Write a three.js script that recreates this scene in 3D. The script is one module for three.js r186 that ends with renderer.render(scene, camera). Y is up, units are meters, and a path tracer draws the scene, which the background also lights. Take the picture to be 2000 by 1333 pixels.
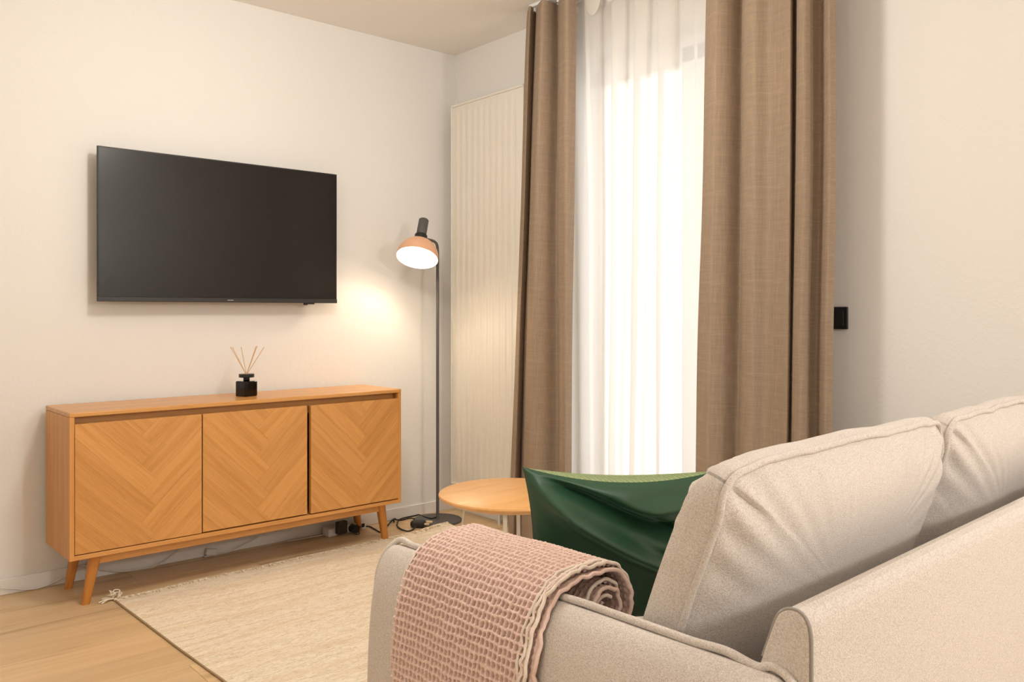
import * as THREE from 'three';
import { RoundedBoxGeometry } from 'three/addons/geometries/RoundedBoxGeometry.js';
import { mergeGeometries, mergeVertices, toCreasedNormals } from 'three/addons/utils/BufferGeometryUtils.js';
import { RectAreaLightUniformsLib } from 'three/addons/lights/RectAreaLightUniformsLib.js';

// ---------------------------------------------------------------- camera, sky, lamps, exposure
// World: y up, metres. The room corner (TV wall / window wall / floor) is the origin;
// the TV wall is z = 0, the window wall is x = 0, the room lies at x < 0, z > 0.
const scene = new THREE.Scene();
const FOCAL = 1636.85, TH = 0.7153;
const camera = new THREE.PerspectiveCamera(2 * Math.atan(1333 / 2 / FOCAL) * 180 / Math.PI, 2000 / 1333, 0.05, 60);
camera.position.set(-2.9051, 1.1234, 3.8436);
camera.rotation.y = -TH;
camera.setViewOffset(2000, 1333, 0, 666.5 - 610.06, 2000, 1333);   // lens shift: verticals stay vertical
camera.updateProjectionMatrix();

const renderer = new THREE.WebGLRenderer({ antialias: true });
renderer.toneMapping = THREE.LinearToneMapping;
renderer.toneMappingExposure = 1.0;
renderer.shadowMap.enabled = true;
RectAreaLightUniformsLib.init();

scene.background = new THREE.Color().setRGB(2.15, 2.06, 1.96);          // bright overcast sky outside the window
const WARM = [1.0, 0.94, 0.855], NEUTRAL = [1.0, 0.965, 0.925];
const LAMP_NEAR = 3.15, LAMP_LEFT = 1.2, LAMP_BACK = 7.6, LAMP_FLOOR = 0.5;       // candela

// ---------------------------------------------------------------- helpers
const V = (x, y, z) => new THREE.Vector3(x, y, z);
const rng = (seed) => () => { seed = (seed + 0x6d2b79f5) | 0; let t = Math.imul(seed ^ (seed >>> 15), 1 | seed); t = (t + Math.imul(t ^ (t >>> 7), 61 | t)) ^ t; return ((t ^ (t >>> 14)) >>> 0) / 4294967296; };
const lerp = (a, b, t) => a + (b - a) * t;
const clamp = (x, a = 0, b = 1) => Math.min(b, Math.max(a, x));
const smooth = (a, b, x) => { const t = clamp((x - a) / (b - a)); return t * t * (3 - 2 * t); };
const hash = (i, j, s) => { let h = Math.imul(i, 374761393) ^ Math.imul(j, 668265263) ^ Math.imul(s, 2246822519); h = Math.imul(h ^ (h >>> 13), 1274126177); return ((h ^ (h >>> 16)) >>> 0) / 4294967296; };
function vn(x, y, px, py, s) {                                       // value noise, periodic in px, py
  const i = Math.floor(x), j = Math.floor(y), m = (a, n) => ((a % n) + n) % n;
  let fx = x - i, fy = y - j; fx = fx * fx * (3 - 2 * fx); fy = fy * fy * (3 - 2 * fy);
  const i0 = m(i, px), i1 = m(i + 1, px), j0 = m(j, py), j1 = m(j + 1, py);
  return lerp(lerp(hash(i0, j0, s), hash(i1, j0, s), fx), lerp(hash(i0, j1, s), hash(i1, j1, s), fx), fy);
}
function fbm(u, v, nx, ny, s, oct = 4) {                             // u, v in 0..1
  let a = 0, w = 0.5, t = 0;
  for (let k = 0; k < oct; k++, nx *= 2, ny *= 2, w *= 0.55) { a += w * vn(u * nx, v * ny, nx, ny, s + k * 17); t += w; }
  return a / t;
}
const n3 = (x, y, s) => vn(x, y, 4096, 4096, s) * 2 - 1;
const enc = (c) => 255 * (c <= 0.0031308 ? 12.92 * c : 1.055 * Math.pow(c, 1 / 2.4) - 0.055);
function tex(w, h, sw, sh, f, srgb = true) {                         // f(u, v) -> [r, g, b] linear or one number
  const d = new Uint8Array(w * h * 4);
  for (let y = 0, o = 0; y < h; y++) for (let x = 0; x < w; x++, o += 4) {
    const c = f((x + 0.5) / w, (y + 0.5) / h);
    for (let k = 0; k < 3; k++) { const q = typeof c === 'number' ? c : c[k]; d[o + k] = clamp(srgb ? enc(clamp(q)) : q * 255, 0, 255); }
    d[o + 3] = 255;
  }
  const t = new THREE.DataTexture(d, w, h, THREE.RGBAFormat);
  t.wrapS = t.wrapT = THREE.RepeatWrapping; t.magFilter = THREE.LinearFilter; t.minFilter = THREE.LinearMipmapLinearFilter; t.generateMipmaps = true;
  if (srgb) t.colorSpace = THREE.SRGBColorSpace;
  t.repeat.set(1 / sw, 1 / sh); t.needsUpdate = true;
  return t;
}
const mix3 = (a, b, t) => [lerp(a[0], b[0], t), lerp(a[1], b[1], t), lerp(a[2], b[2], t)];
const rgb = (r, g, b) => new THREE.Color().setRGB(r, g, b);
const std = (name, o) => { const m = new THREE.MeshStandardMaterial(o); m.name = name; return m; };
const phys = (name, o) => { const m = new THREE.MeshPhysicalMaterial(o); m.name = name; return m; };

const taken = new Map();
const numbered = (n) => { const k = taken.get(n) ?? 0; taken.set(n, k + 1); return k ? n + '_' + String(k).padStart(3, '0') : n; };
function lit(m) { m.castShadow = true; m.receiveShadow = true; return m; }
function mesh(name, geo, mat, parent = scene) {
  const m = lit(new THREE.Mesh(Array.isArray(geo) ? merge(geo) : geo, mat));
  m.name = parent === scene ? numbered(name) : name; parent.add(m); return m;
}
function merge(list) {
  const gs = list.map((g) => { g = g.index ? g.toNonIndexed() : g; for (const k of Object.keys(g.attributes)) if (!['position', 'normal', 'uv'].includes(k)) g.deleteAttribute(k); return g; });
  return mergeGeometries(gs);
}
function thing(name, label, category, [x, y, z] = [0, 0, 0], turn = 0, group) {
  const o = new THREE.Group(); o.name = numbered(name); scene.add(o);
  o.position.set(x, y, z); o.rotation.y = turn; o.userData = { label, category };
  if (group) o.userData.group = group;
  return o;
}
const tag = (o, label, category, group) => { o.userData.label = label; o.userData.category = category; if (group) o.userData.group = group; return o; };
const structure = (o, label) => { o.userData.kind = 'structure'; if (label) o.userData.label = label; return o; };

function muv(g, grain = 'x', ou = 0, ov = 0) {                       // uv in metres from position, grain along U
  g = g.index ? g.toNonIndexed() : g;
  const p = g.attributes.position, n = p.count, uv = new Float32Array(n * 2), ax = { x: 0, y: 1, z: 2 }[grain];
  const a = V(), b = V(), c = V(), q = V();
  for (let i = 0; i < n; i += 3) {
    a.fromBufferAttribute(p, i); b.fromBufferAttribute(p, i + 1); c.fromBufferAttribute(p, i + 2);
    q.copy(b).sub(a).cross(c.clone().sub(a));
    const m = [Math.abs(q.x), Math.abs(q.y), Math.abs(q.z)], k = m.indexOf(Math.max(...m));
    let rest = [0, 1, 2].filter((t) => t !== k);
    if (rest[1] === ax) rest.reverse();
    [a, b, c].forEach((w, j) => { const e = [w.x, w.y, w.z]; uv[(i + j) * 2] = e[rest[0]] + ou; uv[(i + j) * 2 + 1] = e[rest[1]] + ov; });
  }
  g.setAttribute('uv', new THREE.BufferAttribute(uv, 2));
  return g;
}
function bx(x0, x1, y0, y1, z0, z1, r = 0.002, grain = 'x', ou = 0, ov = 0) {
  const w = x1 - x0, h = y1 - y0, d = z1 - z0;
  const g = r > 0 ? new RoundedBoxGeometry(w, h, d, 2, Math.min(r, w / 2.01, h / 2.01, d / 2.01)) : new THREE.BoxGeometry(w, h, d);
  g.translate((x0 + x1) / 2, (y0 + y1) / 2, (z0 + z1) / 2);
  return muv(g, grain, ou, ov);
}
function tube(pts, r, seg = 40, sides = 8, closed = false) {
  const c = new THREE.CatmullRomCurve3(pts.map((p) => p.isVector3 ? p : V(...p)), closed, 'centripetal');
  const g = new THREE.TubeGeometry(c, seg, r, sides, closed);
  const uv = g.attributes.uv, L = c.getLength();
  for (let i = 0; i < uv.count; i++) uv.setXY(i, uv.getX(i) * L, uv.getY(i) * r * 6.28);
  if (closed) return g;
  const e0 = new THREE.SphereGeometry(r, sides, 4), e1 = e0.clone();
  e0.translate(...c.getPoint(0).toArray()); e1.translate(...c.getPoint(1).toArray());
  return merge([g, e0, e1]);
}
function rod(a, b, r0, r1 = r0, sides = 12) {
  const A = V(...a), B = V(...b), d = B.clone().sub(A), g = new THREE.CylinderGeometry(r1, r0, d.length(), sides);
  g.applyQuaternion(new THREE.Quaternion().setFromUnitVectors(V(0, 1, 0), d.clone().normalize()));
  return g.translate((A.x + B.x) / 2, (A.y + B.y) / 2, (A.z + B.z) / 2);
}
function sheet(nu, nv, f, closedU = false) {                          // f(i / nu, j / nv) -> [x, y, z, u, v]
  const pos = [], uv = [], idx = [];
  for (let j = 0; j <= nv; j++) for (let i = 0; i <= nu; i++) { const p = f(i / nu, j / nv); pos.push(p[0], p[1], p[2]); uv.push(p[3], p[4]); }
  for (let j = 0; j < nv; j++) for (let i = 0; i < nu; i++) { const a = j * (nu + 1) + i, b = a + 1, c = a + nu + 1, d = c + 1; idx.push(a, b, d, a, d, c); }
  const g = new THREE.BufferGeometry();
  g.setAttribute('position', new THREE.Float32BufferAttribute(pos, 3)); g.setAttribute('uv', new THREE.Float32BufferAttribute(uv, 2)); g.setIndex(idx);
  g.computeVertexNormals();
  if (closedU) { const n = g.attributes.normal; for (let j = 0; j <= nv; j++) { const a = j * (nu + 1), b = a + nu, q = V(n.getX(a) + n.getX(b), n.getY(a) + n.getY(b), n.getZ(a) + n.getZ(b)).normalize(); n.setXYZ(a, q.x, q.y, q.z); n.setXYZ(b, q.x, q.y, q.z); } }
  return g;
}
const lathe = (pts, seg = 48) => new THREE.LatheGeometry(pts.map(([x, y]) => new THREE.Vector2(x, y)), seg);

// ---------------------------------------------------------------- materials
const paintBump = tex(512, 512, 0.5, 0.5, (u, v) => fbm(u, v, 48, 48, 3, 4), false);
const M = {};
M.wall = std('wall_paint', { color: rgb(0.80, 0.785, 0.76), roughness: 0.9, bumpMap: paintBump, bumpScale: 0.0006 });
M.ceiling = std('ceiling_paint', { color: rgb(0.90, 0.86, 0.81), roughness: 0.95, bumpMap: paintBump, bumpScale: 0.0005 });
M.trim = std('white_trim', { color: rgb(0.78, 0.76, 0.73), roughness: 0.45 });
M.whiteMetal = std('white_enamel', { color: rgb(0.80, 0.765, 0.69), roughness: 0.3 });
M.pvc = std('white_pvc', { color: rgb(0.82, 0.82, 0.81), roughness: 0.4 });
M.glass = phys('window_glass', { color: 0xffffff, roughness: 0.02, transmission: 1, thickness: 0, ior: 1.45 });

function oakTexture(seed, light, dark, pore, W, H, sw, sh, ring) {
  return tex(W, H, sw, sh, (u, v) => {
    const bend = fbm(u, v, 3, 4, seed, 3) * 0.5 + fbm(u, v, 9, 6, seed + 5, 2) * 0.06;
    const g1 = fbm(u, v + bend * 0.12, 2, ring, seed + 11, 3), g2 = fbm(u, v, 10, ring * 6, seed + 23, 2), g3 = fbm(u, v, 36, ring * 14, seed + 31, 2);
    const tone = fbm(u, v, 2, 5, seed + 41, 3);
    let t = smooth(0.25, 0.8, g1) * 0.55 + smooth(0.2, 0.85, g2) * 0.3 + tone * 0.3;
    let c = mix3(light, dark, clamp(t * 1.15 - 0.12));
    const p = smooth(0.66, 0.8, g3) * 0.35 * smooth(0.35, 0.6, g1);
    return mix3(c, pore, p);
  });
}
const oakMap = oakTexture(5, [0.70, 0.355, 0.112], [0.58, 0.268, 0.067], [0.42, 0.175, 0.04], 1024, 1024, 0.9, 0.5, 28);
const oakGrain = tex(512, 512, 0.4, 0.2, (u, v) => fbm(u, v, 6, 90, 71, 3), false);
const wood = (name, tint, rough = 0.42) => std(name, { map: oakMap, color: rgb(...tint), roughness: rough, bumpMap: oakGrain, bumpScale: 0.0004 });
M.oak = wood('honey_oak_veneer', [0.98, 0.94, 0.90]);
M.oakA = wood('honey_oak_light', [1.02, 1.0, 0.98]); M.oakB = wood('honey_oak_mid', [0.985, 0.97, 0.96]); M.oakC = wood('honey_oak_deep', [0.955, 0.925, 0.90]);
M.oakLeg = wood('oiled_oak_legs', [0.82, 0.66, 0.42], 0.35);
M.oakTop = wood('honey_oak_top', [1.0, 1.0, 1.05], 0.3);
M.tableOak = std('table_oak', { map: oakTexture(305, [0.78, 0.44, 0.175], [0.70, 0.36, 0.12], [0.58, 0.27, 0.08], 512, 512, 0.6, 0.5, 16), roughness: 0.4, bumpMap: oakGrain, bumpScale: 0.0003 });

const floorMap = tex(2048, 1024, 2.6, 1.0, (u, v) => {
  const bend = fbm(u, v, 4, 6, 201, 3);
  const g1 = fbm(u, v + bend * 0.07, 3, 26, 207, 4), g2 = fbm(u, v + bend * 0.03, 14, 150, 213, 3), tone = fbm(u, v, 2, 6, 219, 2);
  const crack = smooth(0.58, 0.74, fbm(u, v + bend * 0.08, 4, 22, 229, 4));
  let c = mix3([0.74, 0.555, 0.335], [0.63, 0.44, 0.24], clamp(smooth(0.3, 0.75, g1) * 0.7 + smooth(0.25, 0.8, g2) * 0.3));
  c = mix3(c, [0.68, 0.47, 0.25], tone * 0.5);
  return mix3(c, [0.42, 0.27, 0.135], crack * 0.58);
});
const floorBump = tex(512, 512, 0.6, 0.25, (u, v) => fbm(u, v, 8, 70, 241, 3), false);
M.plank = [[1, 1, 1], [0.95, 0.95, 0.95], [1.04, 1.03, 1.02], [0.985, 0.97, 0.95]].map((c, i) => std('laminate_plank_' + 'abcd'[i], { map: floorMap, color: rgb(...c), roughness: 0.42, bumpMap: floorBump, bumpScale: 0.0003 }));
M.subfloor = std('floor_joint', { color: rgb(0.22, 0.14, 0.07), roughness: 0.9 });

const linenVal = (u, v) => {
  const weft = vn(u * 4, v * 256, 4, 256, 401), warp = vn(u * 256, v * 4, 256, 4, 409);
  const slubH = Math.pow(vn(u * 9, v * 150, 9, 150, 419), 3), slubV = Math.pow(vn(u * 150, v * 9, 150, 9, 421), 3);
  const f = vn(u * 256, v * 256, 256, 256, 431);
  return 0.14 + 0.20 * weft + 0.20 * warp + 0.20 * slubH + 0.18 * slubV + 0.10 * f;
};
const linenMap = tex(1024, 1024, 0.34, 0.34, (u, v) => mix3([0.24, 0.174, 0.122], [0.45, 0.343, 0.25], clamp(linenVal(u, v) * 1.2)));
const linenBump = tex(512, 512, 0.34, 0.34, linenVal, false);
M.linen = phys('taupe_linen', { map: linenMap, roughness: 0.95, bumpMap: linenBump, bumpScale: 0.0012, side: THREE.DoubleSide, transmission: 0.1, thickness: 0, specularIntensity: 0.3 });
M.sheer = phys('white_voile', { color: rgb(0.95, 0.935, 0.91), roughness: 0.82, transmission: 0.78, thickness: 0, side: THREE.DoubleSide, specularIntensity: 0.05 });

const heather = (u, v) => { const a = vn(u * 256, v * 256, 256, 256, 503), b = vn(u * 128, v * 128, 128, 128, 509), c = vn((u + v) * 180, (u - v) * 60, 180, 60, 521); return a * 0.45 + b * 0.35 + c * 0.2; };
const sofaMap = tex(512, 512, 0.17, 0.17, (u, v) => mix3([0.53, 0.477, 0.43], [0.79, 0.738, 0.69], smooth(0.12, 0.78, heather(u, v))));
const sofaBump = tex(512, 512, 0.17, 0.17, heather, false);
M.sofa = phys('beige_weave', { map: sofaMap, roughness: 0.95, bumpMap: sofaBump, bumpScale: 0.0008, specularIntensity: 0.25, sheen: 0.25, sheenColor: rgb(0.9, 0.85, 0.8), sheenRoughness: 0.6 });
M.sofaWelt = phys('beige_welt', { map: sofaMap, roughness: 0.95, bumpMap: sofaBump, bumpScale: 0.0008, specularIntensity: 0.25 });

const rugVal = (u, v) => 0.4 * vn(u * 40, v * 240, 40, 240, 601) + 0.35 * vn(u * 160, v * 240, 160, 240, 607) + 0.25 * fbm(u, v, 3, 40, 613, 3);
const rugMap = tex(1024, 1024, 0.8, 0.8, (u, v) => {
  let c = mix3([0.64, 0.525, 0.38], [0.88, 0.79, 0.64], smooth(0.08, 0.72, rugVal(u, v)));
  c = mix3(c, [0.70, 0.50, 0.29], 0.35 * smooth(0.52, 0.75, fbm(u, v, 2, 30, 619, 3)));
  const fleck = smooth(0.90, 0.97, vn(u * 70, v * 180, 70, 180, 631)) * smooth(0.6, 0.8, vn(u * 9, v * 40, 9, 40, 641));
  return mix3(c, [0.26, 0.17, 0.10], fleck * 0.8);
});
const rugBump = tex(1024, 1024, 0.8, 0.8, rugVal, false);
M.rug = std('flat_woven_wool', { map: rugMap, roughness: 1, bumpMap: rugBump, bumpScale: 0.002 });
M.rugEdge = std('rug_selvedge', { color: rgb(0.38, 0.27, 0.15), roughness: 1 });
M.rugKnot = std('rug_knots', { color: rgb(0.74, 0.63, 0.47), roughness: 1 });
M.rugDark = std('rug_dark_knots', { color: rgb(0.56, 0.44, 0.29), roughness: 1 });
M.tassel = std('rug_tassel', { color: rgb(0.80, 0.71, 0.56), roughness: 1 });

const knitVal = (u, v) => 0.5 * vn(u * 128, v * 128, 128, 128, 701) + 0.5 * vn(u * 48, v * 200, 48, 200, 709);
const knitMap = tex(512, 512, 0.12, 0.12, (u, v) => mix3([0.78, 0.535, 0.465], [0.92, 0.765, 0.695], knitVal(u, v)));
M.knit = phys('pink_waffle_cotton', { map: knitMap, roughness: 0.95, specularIntensity: 0.2, side: THREE.DoubleSide });
M.hem = phys('cream_hem', { color: rgb(0.95, 0.84, 0.74), map: tex(128, 128, 0.02, 0.02, (u, v) => 0.8 + 0.2 * vn(u * 32, v * 32, 32, 32, 719)), roughness: 0.95, specularIntensity: 0.2 });
M.velvet = phys('dark_green_velvet', { color: rgb(0.022, 0.080, 0.040), roughness: 0.42, specularIntensity: 0.9, sheen: 1, sheenColor: rgb(0.26, 0.50, 0.35), sheenRoughness: 0.45 });
const quiltVal = (u, v) => { const a = Math.abs(((u * 24 + v * 24) % 1 + 1) % 1 - 0.5) * 2, b = Math.abs(((u * 24 - v * 24) % 1 + 1) % 1 - 0.5) * 2; return clamp(Math.min(1 - a, 1 - b) * 2.2); };
M.quilt = phys('light_green_quilt', { color: rgb(0.30, 0.39, 0.18), roughness: 0.9, bumpMap: tex(512, 512, 0.3, 0.3, quiltVal, false), bumpScale: 0.004, sheen: 0.5, sheenColor: rgb(0.5, 0.55, 0.3), sheenRoughness: 0.5 });

M.tvBody = std('tv_black_plastic', { color: rgb(0.012, 0.011, 0.010), roughness: 0.45 });
M.tvScreen = phys('tv_screen_glass', { color: rgb(0.010, 0.0075, 0.006), roughness: 0.27, specularIntensity: 0.75 });
M.tvBezel = std('tv_bottom_bezel', { color: rgb(0.022, 0.020, 0.019), roughness: 0.4 });
M.silver = std('silver_print', { color: rgb(0.42, 0.40, 0.38), roughness: 0.5 });
M.charcoal = std('charcoal_powder_coat', { color: rgb(0.092, 0.083, 0.080), roughness: 0.5 });
M.black = std('black_rubber', { color: rgb(0.012, 0.012, 0.012), roughness: 0.5 });
M.switchBlack = std('black_switch_plastic', { color: rgb(0.012, 0.013, 0.015), roughness: 0.35 });
M.peach = std('peach_lacquer', { color: rgb(0.80, 0.46, 0.28), roughness: 0.45 });
M.shadeIn = std('white_shade_lining', { color: rgb(0.85, 0.82, 0.74), roughness: 0.5 });
M.bulb = std('lit_bulb', { color: rgb(1, 1, 1), emissive: rgb(1, 0.86, 0.66), emissiveIntensity: 14, roughness: 0.3 });
M.opal = std('lit_opal_diffuser', { color: rgb(0.9, 0.88, 0.85), emissive: rgb(...WARM), emissiveIntensity: 4, roughness: 0.5 });
M.bottle = phys('dark_green_glass', { color: rgb(0.85, 0.9, 0.8), roughness: 0.06, transmission: 1, thickness: 0.05, ior: 1.5, attenuationColor: rgb(0.06, 0.085, 0.035), attenuationDistance: 0.028 });
M.blackGloss = std('black_lacquer', { color: rgb(0.008, 0.008, 0.007), roughness: 0.28 });
M.reed = std('rattan_reed', { color: rgb(0.66, 0.43, 0.23), roughness: 0.8 });
M.cableWhite = std('white_cable_sheath', { color: rgb(0.72, 0.69, 0.64), roughness: 0.5 });
M.whitePlastic = std('white_plastic', { color: rgb(0.76, 0.74, 0.70), roughness: 0.45 });
M.brass = std('brass_pin', { color: rgb(0.72, 0.60, 0.40), roughness: 0.35, metalness: 0.6 });
M.brownPlastic = std('dark_brown_plastic', { color: rgb(0.022, 0.016, 0.013), roughness: 0.45 });

// ---------------------------------------------------------------- the room
const CEIL = 2.594, X0 = -5.3, Z1 = 8.2;
const OPEN = { z0: 0.9, z1: 2.2, zm: 1.6, y0: 0.03, y1: 2.36 };
{
  const floor = structure(mesh('floor', bx(X0 - 0.2, 0.32, -0.12, -0.012, -0.2, Z1 + 0.2, 0), M.subfloor), 'light oak laminate plank floor');
  const r = rng(11), W = 0.193, L = 1.383, gap = 0.0005;
  let row = 0;
  for (let z = 0; z < Z1; z += W, row++) {
    let x = X0 - r() * L * 0.9;
    for (; x < 0; x += L) {
      const a = Math.max(X0, x) + gap, b = Math.min(0, x + L) - gap, c = z + gap, d = Math.min(Z1, z + W) - gap;
      if (b - a < 0.02) continue;
      mesh('plank', bx(a, b, -0.012, 0, c, d, 0.0008, 'x', r() * 2.6 + 5, r() * 1.0 - z + Math.floor(r() * 6) * 0.17), M.plank[Math.floor(r() * 4)], floor);
    }
  }
  structure(mesh('ceiling', bx(X0 - 0.2, 0.32, CEIL, CEIL + 0.15, -0.2, Z1 + 0.2, 0), M.ceiling));
  structure(mesh('wall_back', bx(X0 - 0.2, 0.32, -0.1, CEIL, -0.2, 0, 0), M.wall));
  structure(mesh('wall_front', bx(X0 - 0.2, 0.32, -0.1, CEIL, Z1, Z1 + 0.2, 0), M.wall));
  structure(mesh('wall_left', bx(X0 - 0.2, X0, -0.1, CEIL, 0, Z1, 0), M.wall));
  const s = new THREE.Shape([[0, -0.1], [Z1, -0.1], [Z1, CEIL], [0, CEIL]].map(([a, b]) => new THREE.Vector2(a, b)));
  s.holes.push(new THREE.Path([[OPEN.z0, OPEN.y0], [OPEN.z0, OPEN.y1], [OPEN.z1, OPEN.y1], [OPEN.z1, OPEN.y0]].map(([a, b]) => new THREE.Vector2(a, b))));
  const g = new THREE.ExtrudeGeometry(s, { depth: 0.32, bevelEnabled: false });
  g.rotateY(-Math.PI / 2).translate(0.32, 0, 0);                      // shape x -> z, extrusion -> -x
  structure(mesh('wall_right', muv(g, 'z'), M.wall));
  structure(mesh('baseboard_back', bx(X0, -0.013, 0, 0.062, 0.0005, 0.0125, 0.003), M.trim));
  structure(mesh('baseboard_right', [bx(-0.0125, -0.0005, 0, 0.062, 0.0005, OPEN.z0, 0.003, 'z'), bx(-0.0125, -0.0005, 0, 0.062, OPEN.z1, Z1, 0.003, 'z')], M.trim));

  // the tall double window behind the curtains
  const w = structure(new THREE.Group()); w.name = 'window_1'; scene.add(w);
  w.userData.label = 'tall white double window behind the sheer curtain';
  const { z0, z1, y0, y1, zm } = OPEN, fx = [0.12, 0.19];
  mesh('window_frame', [bx(...fx, y1 - 0.07, y1, z0, z1, 0.004), bx(...fx, y0, y0 + 0.06, z0, z1, 0.004), bx(...fx, y0, y1, z0, z0 + 0.07, 0.004), bx(...fx, y0, y1, z1 - 0.07, z1, 0.004)], M.pvc, w);
  for (const [a, b] of [[z0 + 0.065, zm + 0.005], [zm + 0.005, z1 - 0.065]]) {
    const sx = [0.10, 0.17], t = 0.075, top = y1 - 0.062, bot = y0 + 0.055;
    const sash = mesh('sash', [bx(...sx, top - t, top, a, b, 0.006), bx(...sx, bot, bot + t, a, b, 0.006), bx(...sx, bot, top, a, a + t, 0.006), bx(...sx, bot, top, b - t, b, 0.006)], M.pvc, w);
    mesh('pane', bx(0.13, 0.136, bot + t - 0.01, top - t + 0.01, a + t - 0.01, b - t + 0.01, 0), M.glass, sash);
  }
  mesh('sill', bx(-0.005, 0.12, y0 - 0.028, y0 + 0.002, z0, z1, 0.004, 'z'), M.pvc, w);
}

// ---------------------------------------------------------------- pendant lamps (above and behind the picture)
function pendantLamp(x, z, y, power, tone, label) {
  const R = 0.14, t = thing('pendant_lamp', label, 'pendant lamp', [x, CEIL, z], 0, 'opal globe pendant lamps');
  mesh('canopy', lathe([[0, 0], [0.05, 0], [0.05, -0.012], [0.046, -0.018], [0, -0.02]], 32), M.trim, t);
  mesh('lamp_cord', rod([0, -0.015, 0], [0, y - CEIL + R, 0], 0.003), M.trim, t);
  mesh('lamp_holder', lathe([[0, 0.03], [0.02, 0.03], [0.026, 0.0], [0.03, -0.012], [0, -0.012]].map(([a, b]) => [a, b + y - CEIL + R]), 32), M.trim, t);
  mesh('lamp_globe', new THREE.SphereGeometry(R, 40, 28).translate(0, y - CEIL, 0), M.opal, t);
  const l = new THREE.PointLight(rgb(...tone), power); l.name = 'pendant_lamp_glow'; l.position.set(0, y - CEIL, 0); l.shadow.radius = 6.5; l.castShadow = true; t.add(l);
}
pendantLamp(-1.65, 1.72, 2.26, LAMP_NEAR, WARM, 'opal globe pendant lamp above the rug');
pendantLamp(-4.4, 3.4, 1.85, LAMP_LEFT, WARM, 'opal globe pendant lamp by the left wall behind the camera');
pendantLamp(-1.05, 5.5, 1.85, LAMP_BACK, NEUTRAL, 'opal globe pendant lamp behind the sofa');

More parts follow.
